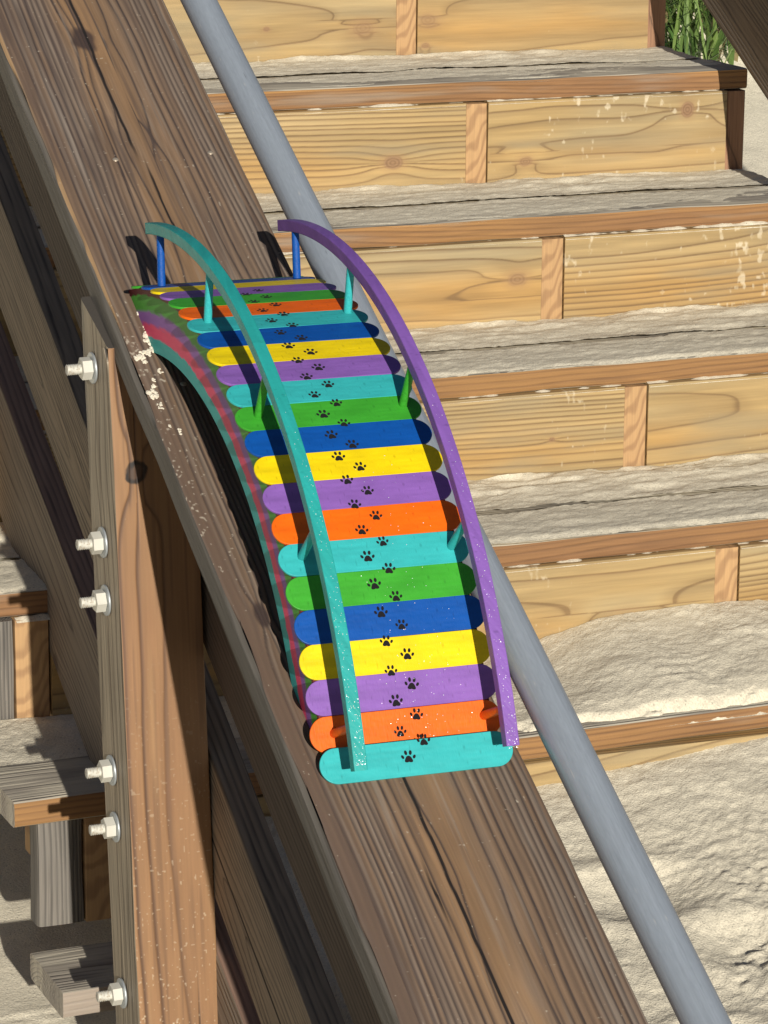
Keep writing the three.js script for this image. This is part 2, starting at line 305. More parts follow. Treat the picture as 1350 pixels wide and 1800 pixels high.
{
  const L = 3.9, sc = 0.72;
  const fm = timber({ L, W: 0.302, T: 0.038, ppm: 430, seed: 31, ring: 0.007, cy: 0.0, cz: -0.08, color: brownOld([0.075, 0.055, 0.04]), bump: 0.002 });
  railBoard('rail_side_board', fm, plank(L, 0.302, 0.038, fm, { seg: 60, sd: 2 }), edgeBasis, 0.1205, -0.0425 - 0.151, sc);
  const b2 = timber({ L, W: 0.146, T: 0.038, ppm: 500, seed: 33, ring: 0.006, cy: 0.02, cz: -0.06, knots: [{ x: 1.15, y: -0.02, r: 0.012, e: 2 }], color: (q) => {
    const w = weathered(q, [0.25, 0.20, 0.145], [0.075, 0.058, 0.042]); const cr = (1 - sm(0.001, 0.0028, Math.abs(q.y - 0.012 - 0.004 * vn(q.x * 4, 1)))) * sm(1.9, 2.3, q.x); return [...mix3(w.slice(0, 3), [0.01, 0.008, 0.006], cr), w[3] - cr * 0.4]; }, bump: 0.0025 });
  railBoard('rail_middle_board', b2, plank(L, 0.146, 0.038, b2, { seg: 60, sd: 5 }), edgeBasis, 0.1205, -0.518, sc, 0.008);
  const b3 = timber({ L, W: 0.184, T: 0.038, ppm: 500, seed: 35, ring: 0.0065, cy: -0.03, cz: -0.07, knots: [{ x: 1.78, y: 0.085, r: 0.012, e: 1.2 }], color: (q) => q.face === 3 || q.face === 1 ? weathered(q, [0.26, 0.165, 0.12], [0.11, 0.065, 0.045]) : weathered(q, [0.23, 0.185, 0.14], [0.075, 0.055, 0.042]), bump: 0.0025 });
  railBoard('rail_lower_board', b3, plank(L, 0.184, 0.038, b3, { seg: 60, sd: 7 }), edgeBasis, 0.1205, -0.765, sc, -0.035);
}
// post, leaning slightly outwards, with its bolts
const PW = 0.1, PH = 1.5, lean = 0.014, leanBack = 0.066;
const postPivot = new THREE.Vector3(-1.089, -1.2, 2.306).sub(railBase);
const postTop = 0.865 ;                                             // above the pivot
{
  const pm = timber({ L: PH, W: PW, T: PW, ppm: 900, seed: 41, lw: 0.002, ring: 0.0105, cy: 0.03, cz: -0.055, wob: 0.02, rough: 0.6, bump: 0.0016, knots: [{ x: PH - postTop + 0.660, y: -0.023, r: 0.0125, e: 0.95, d: 1 }],
    color: (q) => {
      if (q.face === 4) return [0.07, 0.06, 0.05, 0.5];
      const left = q.face === 3;
      if (left) { const w = weathered({ ...q, kn: 9 }, [0.30, 0.25, 0.18], [0.10, 0.072, 0.045]); return [...mix3(w.slice(0, 3), [0.26, 0.25, 0.21], sm(0, 0.6, fbm(q.x * 2, q.z * 30, 3)) * 0.7), w[3]]; }
      let c = mix3([0.31, 0.168, 0.075], [0.225, 0.115, 0.05], 0.5 + q.blot);
      c = mix3(c, [0.085, 0.04, 0.02], q.late * 0.85); c = mix3(c, [0.08, 0.042, 0.024], sm(0.2, 0.8, q.fib2) * 0.4); c = mix3(c, [0.34, 0.20, 0.09], sm(0.1, 0.5, fbm(q.x * 3, q.y * 60, 15, 3)) * 0.4); c = mix3(c, [0.24, 0.09, 0.042], sm(0.1, 0.6, fbm(q.x * 3, q.y * 14, 5)) * 0.5);
      c = c.map((v) => v * (1 + 0.07 * q.fib + 0.07 * q.fib2));
      if (q.kn < 1.8) { const kw = q.kn + 0.22 * vn(q.x * 90, q.y * 90, 2) + 0.12 * vn(q.x * 260, q.y * 260, 5), rim = sm(0.45, 0.8, kw) * (1 - sm(0.95, 1.12, kw)) * (0.75 + 0.25 * vn(q.x * 120, q.y * 120, 8)); c = mix3(c, [0.05, 0.028, 0.018], (1 - sm(0.85, 1.2, q.kn)) * 0.85); c = mix3(c, [0.008, 0.006, 0.005], rim); }
      const crk = (1 - sm(0.0004, 0.0013, Math.abs(q.y - 0.024 - 0.003 * vn(q.x * 6, 4)))) * sm(0.1, 0.2, q.x) * (1 - sm(0.6, 0.72, q.x)); c = mix3(c, [0.03, 0.015, 0.01], crk * 0.9);
      const up = q.x - (PH - postTop);                             // height above the pivot
      const t = Math.max(sm(0.5, 0.62, fbm(q.x * 260, q.y * 260, 8, 2) + 0.42 * (1 - sm(-0.16, 0.16, up)) * (0.6 + 0.6 * vn(q.x * 9, q.y * 30, 6)) - 0.12), sm(0.74, 0.8, vn(q.x * 330, q.y * 330, 9)) * (1 - sm(0.1, 0.5, up)) * 0.5); c = mix3(c, [0.62, 0.52, 0.37], t * 0.7);
      return [...c, 0.5 - q.late * 0.25 + 0.2 * t - crk * 0.4];
    } });
  const g = plank(PH, PW, PW, pm, { seg: 50, cr: 0.004, rough: 0.0006, sd: 3 });
  // length x -> up, width y -> +x, thickness z -> +z (front); left face (y=-W/2) is uv face 3
  g.applyMatrix4(new THREE.Matrix4().makeBasis(new THREE.Vector3(0, 1, 0), new THREE.Vector3(1, 0, 0), new THREE.Vector3(0, 0, -1)));
  g.applyMatrix4(new THREE.Matrix4().makeScale(1, 1, -1)); { const ix = g.index.array; for (let i = 0; i < ix.length; i += 3) { const t = ix[i]; ix[i] = ix[i + 1]; ix[i + 1] = t; } }
  g.applyMatrix4(new THREE.Matrix4().makeScale(1, 1, 1));
  g.computeVertexNormals();
  g.translate(0, postTop - PH / 2, 0);
  { const p = g.attributes.position; for (let i = 0; i < p.count; i++) if (p.getY(i) > postTop - 0.03) p.setY(i, p.getY(i) - 0.036 - 0.47 * p.getZ(i)); g.computeVertexNormals(); }
  const post = mesh('post', g, pm, rail); post.position.copy(postPivot); post.rotation.set(-leanBack, 0, lean);

  const gd = new Uint8Array(128 * 128 * 4); for (let j = 0; j < 128; j++) for (let i = 0; i < 128; i++) { const k = (j * 128 + i) * 4, v = 0.9 + 0.25 * fbm(i * 0.09, j * 0.09, 4, 4), t = sm(0.05, 0.4, fbm(i * 0.07, j * 0.09, 14, 3)) * 0.75, c = mix3([0.60 * v, 0.58 * v, 0.50 * v], [0.36, 0.30, 0.22], t); for (let q = 0; q < 3; q++) gd[k + q] = enc(c[q]); gd[k + 3] = 255; }
  const galv = new THREE.MeshStandardMaterial({ map: tex(128, 128, gd, true, true), roughness: 0.65, metalness: 0.1 }); galv.map.repeat.set(1, 1);
  const wash = new THREE.MeshStandardMaterial({ color: new THREE.Color().setRGB(0.42, 0.45, 0.46), roughness: 0.45, metalness: 0.5 });
  const rod = () => {                                             // threaded end: ridged lathe
    const p = []; p.push(new THREE.Vector2(0.0001, 0.0355)); p.push(new THREE.Vector2(0.0056, 0.0355));
    for (let i = 0; i < 12; i++) p.push(new THREE.Vector2(i % 2 ? 0.0062 : 0.0073, 0.0345 - i * 0.0014));
    p.push(new THREE.Vector2(0.0066, 0.0)); return new THREE.LatheGeometry(p, 20).rotateZ(Math.PI / 2);
  };
  const nutShape = new THREE.Shape(); for (let i = 0; i < 6; i++) nutShape[i ? 'lineTo' : 'moveTo'](0.0137 * Math.cos(i * Math.PI / 3), 0.0137 * Math.sin(i * Math.PI / 3));
  const nutG = new THREE.ExtrudeGeometry(nutShape, { depth: 0.0115, bevelEnabled: true, bevelSize: 0.0009, bevelThickness: 0.0009, bevelSegments: 2 }).rotateY(-Math.PI / 2).translate(-0.0042, 0, 0);
  const wp = [[0.0075, 0], [0.0196, 0], [0.0202, 0.0006], [0.0202, 0.0024], [0.0196, 0.003], [0.0075, 0.003]].map((p) => new THREE.Vector2(...p));
  const washG = new THREE.LatheGeometry(wp, 40).rotateZ(Math.PI / 2);
  const rodG = rod();
  // heights of the bolts as world y along the left face
  for (const [y, z, rot] of [[0.776, -0.008, 0.2], [0.574, 0.0, 0.5], [0.506, 0.002, 0.1], [0.300, -0.008, 0.35], [0.232, -0.004, 0.6], [0.026, -0.008, 0.25]]) {
    const b = mesh('bolt', rodG, galv, rail);
    b.position.set(-PW / 2 - 0.0008, y, z).applyQuaternion(post.quaternion).add(postPivot); b.quaternion.copy(post.quaternion); b.scale.setScalar(0.9);
    const n = mesh('nut', nutG, galv, b); n.rotation.x = rot; mesh('washer', washG, wash, b);
  }
  const nailM = new THREE.MeshStandardMaterial({ color: new THREE.Color().setRGB(0.5, 0.42, 0.32), roughness: 0.45, metalness: 0.6 });
  for (const [s, x] of [[0.582, 0.082], [0.577, 0.202], [1.01, 0.05]]) { const g2 = new THREE.SphereGeometry(0.0042, 12, 6, 0, 6.3, 0, 1.2).scale(1, 0.55, 1).translate(x, -0.0008, s).applyMatrix4(toRail); mesh('nail_head', g2, nailM, rail); }
}
// the second handrail, on the far side of the stairs: only a corner of it is in the picture
{
  const r2 = new THREE.Group(); r2.name = numbered('handrail'); scene.add(r2);
  for (const c of rail.children) if (!/nail|lower/.test(c.name)) { const q = c.clone(); if (/middle/.test(c.name)) { q.position.y -= 0.085; q.material = c.material.clone(); q.material.color.setRGB(0.85, 0.87, 0.92); } r2.add(q); }
  r2.position.set(railBase.x + 1.45, railBase.y, railBase.z);
  r2.userData = { label: 'second timber handrail, on the right of the staircase, cut off at the top right corner', category: 'handrail', group: 'timber handrails beside the staircase' };
}

// ---------------------------------------------------------------- grey pipe
{
  const A = new THREE.Vector3(-0.857, 0.074, 1.5), d = new THREE.Vector3(-0.035, -0.48, 1).normalize(), r = 0.0212;
  const W = 1024, H = 128, c = new Uint8Array(W * H * 4), b = new Uint8Array(W * H * 4);
  for (let j = 0; j < H; j++) for (let i = 0; i < W; i++) {
    const u = i / W * 5.4, a = j / H * 6.283, ca = Math.cos(a) * 2, sa = Math.sin(a) * 2, k = (j * W + i) * 4;
    let v = 1 + 0.12 * fbm(u * 9, ca * 3, sa * 3, 4) + 0.08 * vn(u * 150, ca * 25, sa * 25) + 0.07 * vn(u * 3, ca * 30, sa * 30);
    const sp = sm(0.5, 0.62, fbm(u * 70, ca * 9, sa * 9, 2)), scr = sm(0.56, 0.66, fbm(u * 30, ca * 22 + 5, sa * 22, 3));
    let col = [0.32 * v, 0.358 * v, 0.40 * v]; col = mix3(col, [0.5, 0.5, 0.48], sp * 0.7); col = mix3(col, [0.09, 0.09, 0.1], scr * 0.5);
    c[k] = enc(col[0]); c[k + 1] = enc(col[1]); c[k + 2] = enc(col[2]); c[k + 3] = 255; b[k] = 128 + 60 * fbm(u * 40, ca * 8, sa * 8, 3); b[k + 1] = b[k + 2] = b[k]; b[k + 3] = 255;
  }
  const m = new THREE.MeshStandardMaterial({ map: tex(W, H, c, true, true), bumpMap: tex(W, H, b, false, true), bumpScale: 0.0004, roughness: 0.42, metalness: 0.12 });
  const g = new THREE.CylinderGeometry(r, r, 5.4, 48, 40, false);
  { const uv = g.attributes.uv; for (let i = 0; i < uv.count; i++) uv.setXY(i, uv.getY(i) * 1.0, uv.getX(i)); }
  const p = mesh('pipe_handrail', g, m, scene);
  p.quaternion.setFromUnitVectors(new THREE.Vector3(0, -1, 0), d); p.position.copy(A).addScaledVector(d, 0.5);
  p.userData = { label: 'long grey metal pipe handrail running alongside the right edge of the brown timber rail', category: 'pipe rail' };
}

// ---------------------------------------------------------------- toy bridge
const S0 = 1.2224, T0 = -0.4168, RA = 0.5706;
const bridgeAt = new THREE.Vector3(0.121, 0, S0);
const bridge = thing('toy_bridge', 'arched rainbow toy bridge of painted sticks with black paw prints on the timber rail', 'toy bridge');
bridge.quaternion.setFromRotationMatrix(new THREE.Matrix4().extractRotation(railM));
bridge.position.copy(bridgeAt.clone().applyMatrix4(railM));
const paintCol = { teal: [60, 190, 190], orange: [255, 112, 0], purple: [146, 102, 186], yellow: [253, 222, 4], blue: [0, 86, 172], green: [66, 172, 50], darkteal: [46, 172, 166], railpurple: [140, 98, 182] };
const painted = {};
{
  const W = 512, H = 128;
  const bump = new Uint8Array(W * H * 4), rg = new Uint8Array(W * H * 4);
  for (let j = 0; j < H; j++) for (let i = 0; i < W; i++) {
    const k = (j * W + i) * 4, v = 128 + 45 * vn(i * 0.035, j * 0.6, 3) + 30 * vn(i * 0.12, j * 0.9, 6) + 20 * vn(i * 0.4, j * 0.4, 2);
    bump[k] = bump[k + 1] = bump[k + 2] = v; bump[k + 3] = 255; rg[k] = rg[k + 1] = rg[k + 2] = 235 + 20 * fbm(i * 0.05, j * 0.08, 5, 3); rg[k + 3] = 255;
  }
  const bt = tex(W, H, bump, false, true), rt = tex(W, H, rg, false, true);
  for (const [n, q] of Object.entries(paintCol)) {
    const c = lin(...q).map((v) => Math.max(v * 0.80, 0.003)), d = new Uint8Array(256 * 64 * 4);
    for (let j = 0; j < 64; j++) for (let i = 0; i < 256; i++) {
      const k = (j * 256 + i) * 4, v = 1 + 0.16 * fbm(i * 0.035, j * 0.25, n.length, 3) + 0.09 * vn(i * 0.02, j * 1.1, 4), sp = vn(i * 0.6, j * 0.6, 33) > 0.86 ? 0.75 : 1;
      d[k] = enc(c[0] * v * sp); d[k + 1] = enc(c[1] * v * sp); d[k + 2] = enc(c[2] * v * sp); d[k + 3] = 255;
    }
    painted[n] = new THREE.MeshPhysicalMaterial({ map: tex(256, 64, d, true, true), bumpMap: bt, bumpScale: 0.0005, roughnessMap: rt, roughness: 0.55, specularIntensity: 0.55, clearcoat: 0.04, clearcoatRoughness: 0.3 });
  }
}
const SL = 0.2025, SW = 0.0362, ST = 0.0028;
const slatG = (() => {
  const s = new THREE.Shape(), h = SL / 2 - SW / 2, r = SW / 2;
  s.moveTo(-h, -r); s.lineTo(h, -r); s.absarc(h, 0, r, -Math.PI / 2, Math.PI / 2, false); s.lineTo(-h, r); s.absarc(-h, 0, r, Math.PI / 2, Math.PI * 1.5, false);
  const g = new THREE.ExtrudeGeometry(s, { depth: ST - 0.0012, bevelEnabled: true, bevelThickness: 0.0006, bevelSize: 0.0006, bevelOffset: -0.0006, bevelSegments: 2, curveSegments: 20 });
  g.rotateX(-Math.PI / 2).translate(0, -ST + 0.0006, 0);                              // top face at y = 0, length along x, width along z
  const p = g.attributes.position, uv = g.attributes.uv; for (let i = 0; i < p.count; i++) uv.setXY(i, p.getX(i) / SL + 0.5, p.getZ(i) / SL + 0.5);
  return g;
})();
const order = ['teal', 'orange', 'purple', 'yellow', 'blue', 'green', 'teal', 'orange', 'purple', 'yellow', 'blue', 'green', 'teal', 'purple', 'yellow', 'blue', 'teal', 'orange', 'green', 'purple', 'yellow', 'blue', 'green'];
const STEP = 3.638, TH0 = 43.5, rad = Math.PI / 180;
const slats = [];
for (let i = 0; i < 23; i++) {
  const th = (TH0 - i * STEP) * rad, s = mesh('deck_slat', slatG, painted[order[i]], bridge);
  s.position.set(rr(-0.001, 0.001), T0 + RA * Math.cos(th) + rr(-0.0003, 0.0003), RA * Math.sin(th));
  if (!i) s.position.set(0.0005, 0.0116, 1.6225 - S0);
  s.rotation.order = 'YXZ'; s.rotation.set((i ? th : 31 * rad) + rr(-0.008, 0.008), rr(-0.005, 0.005), rr(-0.002, 0.002)); s.userData.th = th; slats.push(s);
}
{ // paw prints
  const ell = (cx, cy, rx, ry, rot) => { const s = new THREE.Shape(); s.absellipse(cx, cy, rx, ry, 0, Math.PI * 2, false, rot); return new THREE.ShapeGeometry(s, 10); };
  const pad = new THREE.Shape(); pad.moveTo(0, 0.0012); pad.bezierCurveTo(0.0022, 0.0012, 0.0028, -0.0012, 0.0036, -0.0026); pad.bezierCurveTo(0.0043, -0.0046, 0.0022, -0.0052, 0, -0.0042); pad.bezierCurveTo(-0.0022, -0.0052, -0.0043, -0.0046, -0.0036, -0.0026); pad.bezierCurveTo(-0.0028, -0.0012, -0.0022, 0.0012, 0, 0.0012);
  const pawG = mergeGeometries([new THREE.ShapeGeometry(pad, 8), ell(-0.0052, 0.0002, 0.0012, 0.0018, 0.5), ell(-0.0021, 0.0038, 0.0013, 0.0021, 0.15), ell(0.0021, 0.0038, 0.0013, 0.0021, -0.15), ell(0.0052, 0.0002, 0.0012, 0.0018, -0.5)]).rotateX(-Math.PI / 2);
  const ink = new THREE.MeshStandardMaterial({ color: new THREE.Color().setRGB(0.004, 0.0025, 0.004), roughness: 0.95 });
  for (let n = 0; n < 46; n++) {
    const th = (43.4 - n * 1.528) * rad, x = n % 2 ? 0.0105 : -0.0085; let best = 0, bd = 9;
    slats.forEach((s, i) => { const dd = Math.abs(s.userData.th - th); if (dd < bd) { bd = dd; best = i; } });
    const s = slats[best], p = mesh('paw_print', pawG, ink, s);
    p.position.set(x - s.position.x + rr(-0.0006, 0.0006), 0.0004, RA * Math.sin(th - s.userData.th)); p.rotation.y = rr(-0.2, 0.1); const k = rr(1.0, 1.16); p.scale.set(k, 1, k);
  }
}
for (const s of slats) delete s.userData.th;
function arcBar(name, col, r0, r1, a0, a1, xc, wid) {
  const s = new THREE.Shape(); const N = 90, A = (i) => (a0 + (a1 - a0) * i / N) * rad;
  for (let i = 0; i <= N; i++) s[i ? 'lineTo' : 'moveTo'](r1 * Math.sin(A(i)), r1 * Math.cos(A(i)));
  for (let i = N; i >= 0; i--) s.lineTo(r0 * Math.sin(A(i)), r0 * Math.cos(A(i)));
  const g = new THREE.ExtrudeGeometry(s, { depth: wid - 0.0024, bevelEnabled: true, bevelThickness: 0.0012, bevelSize: 0.0012, bevelOffset: -0.0012, bevelSegments: 2, steps: 1 });
  g.translate(0, 0, -(wid - 0.0024) / 2).rotateY(-Math.PI / 2).translate(xc, T0, 0);
  const p = g.attributes.position, uv = g.attributes.uv; for (let i = 0; i < p.count; i++) uv.setXY(i, (p.getZ(i)) * 4, (p.getX(i) + p.getY(i)) * 6);
  return mesh(name, g, painted[col], bridge);
}
arcBar('curved_handrail', 'darkteal', 0.6275, 0.6405, -36.2, 43.7, 0.044 - 0.121, 0.0138).userData.label = 'teal curved handrail';
arcBar('curved_handrail', 'railpurple', 0.6225, 0.6355, -37.6, 43.0, 0.2045 - 0.121, 0.0138).userData.label = 'purple curved handrail';
const pinCol = { orange: 'orange', teal: 'teal', green: 'green', blue: 'blue' };
for (const xs of [0.0440, 0.2025]) for (const [th, col] of [[39.7, 'orange'], [21.7, 'teal'], [3.3, 'green'], [-15.2, 'teal'], [-33.0, 'blue']]) {
  const r0 = RA - 0.001, r1 = xs < 0.1 ? 0.628 : 0.623;
  const g = new THREE.CylinderGeometry(0.0043, 0.0046, r1 - r0 + 0.003, 18); const ring = new THREE.TorusGeometry(0.0046, 0.0009, 8, 18).rotateX(Math.PI / 2).translate(0, -(r1 - r0) / 2 - 0.0002, 0);
  const mg = mergeGeometries([g, ring]).translate(0, (r0 + r1) / 2, 0);
  const p = mesh('dowel', mg, painted[col], bridge); p.position.set(xs - 0.121, T0, 0); p.rotation.x = th * rad + rr(-0.01, 0.01); p.rotation.z = rr(-0.015, 0.015);
  p.position.x += Math.sin(p.rotation.z) * r0;
}
{ // arched side panels painted in bands
  const W = 256, H = 128, d = new Uint8Array(W * H * 4), R0 = 0.497, R1 = 0.5675;
  const bands = [[0.497, [40, 150, 145]], [0.5135, [205, 62, 98]], [0.5285, [128, 82, 150]], [0.5425, [62, 142, 40]], [0.5605, [95, 16, 22]]];
  for (let j = 0; j < H; j++) for (let i = 0; i < W; i++) {
    const R = R0 + (R1 - R0) * (j + 0.5) / H, n = 0.0012 * vn(i * 0.08, 3) + 0.0015 * vn(i * 0.3, j * 0.2, 8); let c = lin(...bands[0][1]);
    for (const [b, col] of bands.slice(1)) { const soft = b > 0.52 && b < 0.56 ? 0.003 : 0.0012; c = mix3(c, lin(...col), sm(b - soft, b + soft, R + n)); }
    const k = (j * W + i) * 4, v = 1.3 * (1 + 0.12 * fbm(i * 0.1, j * 0.1, 5, 3)); for (let q = 0; q < 3; q++) d[k + q] = enc(c[q] * v); d[k + 3] = 255;
  }
  const m = new THREE.MeshStandardMaterial({ map: tex(W, H, d, true), roughness: 0.6 });
  const NR = 14, NA = 96, th = 0.006, pos = [], uv = [], idx = [];
  const pt = (i, j, x) => { const R = lerp(R0, R1, i / NR), mx = Math.acos(-T0 / R), a = lerp(-mx, mx, j / NA); pos.push(x, T0 + R * Math.cos(a), R * Math.sin(a)); uv.push(j / NA, i / NR); };
  for (const x of [-th / 2, th / 2]) for (let i = 0; i <= NR; i++) for (let j = 0; j <= NA; j++) pt(i, j, x);
  const n = NA + 1, off = (NR + 1) * n;
  for (let i = 0; i < NR; i++) for (let j = 0; j < NA; j++) { const a = i * n + j; idx.push(a, a + 1, a + n, a + 1, a + n + 1, a + n); const b = a + off; idx.push(b, b + n, b + 1, b + 1, b + n, b + n + 1); }
  const edge = (list) => { const st = pos.length / 3; for (const v of list) for (const q of [v, v + off]) { pos.push(pos[q * 3], pos[q * 3 + 1], pos[q * 3 + 2]); uv.push(uv[q * 2], uv[q * 2 + 1]); } for (let k = 0; k < list.length - 1; k++) { const a = st + 2 * k; idx.push(a, a + 1, a + 2, a + 1, a + 3, a + 2); } };
  edge([...Array(n).keys()]); edge([...Array(n).keys()].map((v) => NR * n + v)); edge([...Array(NR + 1).keys()].map((v) => v * n)); edge([...Array(NR + 1).keys()].map((v) => v * n + NA));
  const g = new THREE.BufferGeometry(); g.setAttribute('position', new THREE.Float32BufferAttribute(pos, 3)); g.setAttribute('uv', new THREE.Float32BufferAttribute(uv, 2)); g.setIndex(idx); g.computeVertexNormals();
  for (const x of [0.0345, 0.2085]) { const p = mesh('side_panel', g, m, bridge); p.position.x = x - 0.121; }
}
{ // glitter stuck in the varnish of the lower half
  const g = new THREE.CircleGeometry(0.0006, 6).rotateX(-Math.PI / 2), N = 480;
  const im = new THREE.InstancedMesh(g, new THREE.MeshStandardMaterial({ color: 0xffffff, roughness: 0.35, metalness: 0.2 }), N);
  const M = new THREE.Matrix4(), q = new THREE.Quaternion(), E = new THREE.Euler();
  for (let i = 0; i < N; i++) {
    const rl = i % 10 > 2, k = rl ? 0 : Math.round(Math.abs(rr(0, 1) * rr(0.3, 1)) * 11), th = rl ? (43.2 - 36 * Math.pow(rnd(), 2.2)) * rad : (TH0 - k * STEP + rr(-1.6, 1.6)) * rad, R = rl ? (i % 2 ? 0.6407 : 0.6357) : RA + 0.0005;
    const x = rl ? (i % 2 ? 0.044 : 0.2045) - 0.121 + rr(-0.0058, 0.0058) : lerp(-0.03, 0.08, 0.5 + 0.25 * (rr(-1, 1) + rr(-1, 1)));
    E.set(th + rr(-0.3, 0.3), 0, rr(-0.3, 0.3)); q.setFromEuler(E); const s = rl ? rr(0.3, 0.8) : rr(0.3, 0.85);
    M.compose(new THREE.Vector3(x, T0 + (R + 0.0003) * Math.cos(th), R * Math.sin(th)), q, new THREE.Vector3(s, s, s)); im.setMatrixAt(i, M);
    const c = new THREE.Color().setHSL(rnd(), 0.35, 0.82); im.setColorAt(i, c);
  }
  im.name = 'glitter'; im.userData.kind = 'stuff'; bridge.add(im);
}

// ---------------------------------------------------------------- sand
function sandMat() {
  const N = 512, tv = (i, j, f, sd) => { const x = i / N * f, y = j / N * f, X = Math.floor(x), Y = Math.floor(y), u = x - X, w = y - Y, a = u * u * (3 - 2 * u), e = w * w * (3 - 2 * w), h = (p, q) => hash(p % f, q % f, sd); return 2 * lerp(lerp(h(X, Y), h(X + 1, Y), a), lerp(h(X, Y + 1), h(X + 1, Y + 1), a), e) - 1; }, c = new Uint8Array(N * N * 4), b = new Uint8Array(N * N * 4);
  for (let j = 0; j < N; j++) for (let i = 0; i < N; i++) {
    const k = (j * N + i) * 4, g = hash(i, j, 5), g2 = hash(i >> 1, j >> 1, 9), v = 0.80 + 0.22 * g + 0.20 * g2 + 0.10 * vn(i * 0.06, j * 0.06, 2) * Math.sin(Math.PI * i / N) * Math.sin(Math.PI * j / N), dk = hash(i >> 1, j >> 1, 77) > 0.988 ? 0.6 : 1;
    c[k] = enc(0.74 * v * dk); c[k + 1] = enc(0.67 * v * dk); c[k + 2] = enc(0.515 * v * dk); c[k + 3] = 255;
    const cl = 0.5 * tv(i, j, 16, 3) + 0.35 * tv(i, j, 36, 4) + 0.3 * tv(i, j, 80, 5) + 0.2 * tv(i, j, 160, 6); b[k] = b[k + 1] = b[k + 2] = Math.max(0, Math.min(255, 128 + 62 * cl + 60 * (g2 - 0.5) + 40 * (g - 0.5))); b[k + 3] = 255;
  }
  return new THREE.MeshStandardMaterial({ map: tex(N, N, c, true, true), bumpMap: tex(N, N, b, false, true), bumpScale: 0.0022, roughness: 0.95 });
}
const sand = sandMat(), dustSand = sand.clone(); dustSand.bumpScale = 0.0013;
function sheet(xs, zs, f) {
  const nx = xs.length, nz = zs.length, pos = new Float32Array(nx * nz * 3), uv = new Float32Array(nx * nz * 2), idx = new Uint32Array((nx - 1) * (nz - 1) * 6);
  let p = 0, q = 0;
  for (let j = 0; j < nz; j++) for (let i = 0; i < nx; i++) { pos[p++] = xs[i]; pos[p++] = f(xs[i], zs[j]); pos[p++] = zs[j]; uv[q++] = xs[i] / 0.45; uv[q++] = zs[j] / 0.45; }
  q = 0; for (let j = 0; j < nz - 1; j++) for (let i = 0; i < nx - 1; i++) { const a = j * nx + i; idx.set([a, a + nx, a + 1, a + 1, a + nx, a + nx + 1], q); q += 6; }
  const g = new THREE.BufferGeometry(); g.setAttribute('position', new THREE.BufferAttribute(pos, 3)); g.setAttribute('uv', new THREE.BufferAttribute(uv, 2)); g.setIndex(new THREE.BufferAttribute(idx, 1)); g.computeVertexNormals(); return g;
}
const range = (a, b, s) => { const n = Math.round((b - a) / s), r = []; for (let i = 0; i < n; i++) r.push(a + (b - a) * i / n); return r; };
// trodden sand relief: soft lumps, crusts that break into plates, small pits
const grit = (x, z) => 0.0012 * fbm(x * 64 + 5, z * 84, 41, 3) * (0.55 + 0.45 * vn(x * 6, z * 8, 44)) + 0.0009 * vn(x * 190, z * 210, 42);
function relief(x, z, k = 1) { k *= 0.3;
  const wx = x + 0.05 * vn(x * 9, z * 9, 3), wz = z + 0.05 * vn(x * 9, z * 9, 8);
  let h = 0.030 * fbm(wx * 4.2, wz * 5.5, 1, 3) + 0.011 * fbm(wx * 17, wz * 21, 4, 3) + 0.0045 * fbm(wx * 60, wz * 75, 2, 3);
  const rg = 1 - Math.abs(vn(wx * 13 + 3, wz * 24, 6)); h += 0.003 * rg * rg * rg * sm(-0.1, 0.5, vn(x * 5, z * 5, 12));
  const rg2 = 1 - Math.abs(vn(wx * 34 + 3, wz * 48, 16)); h += 0.0035 * rg2 * rg2 * sm(-0.2, 0.4, vn(x * 7 + 4, z * 7, 13));
  return h * k + grit(x, z);
}
const crust = (x, z, cx, cz, r) => { const d = Math.hypot((x - cx) / 1.25, z - cz) / r; if (d > 1) return 0; const v = fbm(x * 70, z * 70, 30, 2), v2 = vn(x * 130, z * 130, 31); return (1 - d * d) * (0.0042 * Math.abs(v) * 2 + 0.0016 * v2 - 0.0014); };
function groundY(x, z) {
  const right = -0.30 * z - 0.60, under = -1.38 + 0.12 * (1.9 - z), front = -1.100 - 0.19 * (z - 1.9) + 0.02 * Math.max(0, z - 2.2) - 0.028 * sm(-0.05, -0.45, x) ;
  const left = -1.385 - 0.03 * (z - 2);
  let y = lerp(left, front, sm(-1.02, -0.86, x));
  if (z < 1.9) y = lerp(y, under, 1 - sm(1.86, 1.9, z));
  const side = sm(0.56, 0.64, x); if (z < 2.6) y = lerp(y, Math.max(right, -1.36), side * (1 - sm(1.7, 2.3, z)));
  if (z < -0.2) y = lerp(y, Math.min(-0.42 * z - 0.58, 0.9 + 0.05 * fbm(x, z)), sm(-0.2, -0.6, z));
  y += relief(x, z, z > 1.88 ? 1 : 0.8);
  y += crust(x, z, -0.20, 2.30, 0.16) + crust(x, z, -0.33, 2.42, 0.10) + crust(x, z, -0.28, 2.14, 0.12) * 0.5;
  for (const [cx, cz, rx, rz, dp] of [[-0.33, 2.36, 0.06, 0.05, 0.009], [-0.22, 2.53, 0.10, 0.06, 0.010], [-0.48, 2.55, 0.05, 0.04, 0.010], [-0.42, 2.2, 0.08, 0.05, 0.008]]) { const d2 = ((x - cx) / rx) ** 2 + ((z - cz) / rz) ** 2; y -= dp * Math.exp(-d2 * 1.2) - dp * 0.7 * Math.exp(-((Math.sqrt(d2) - 1.5) ** 2) * 4); }
  return y;
}
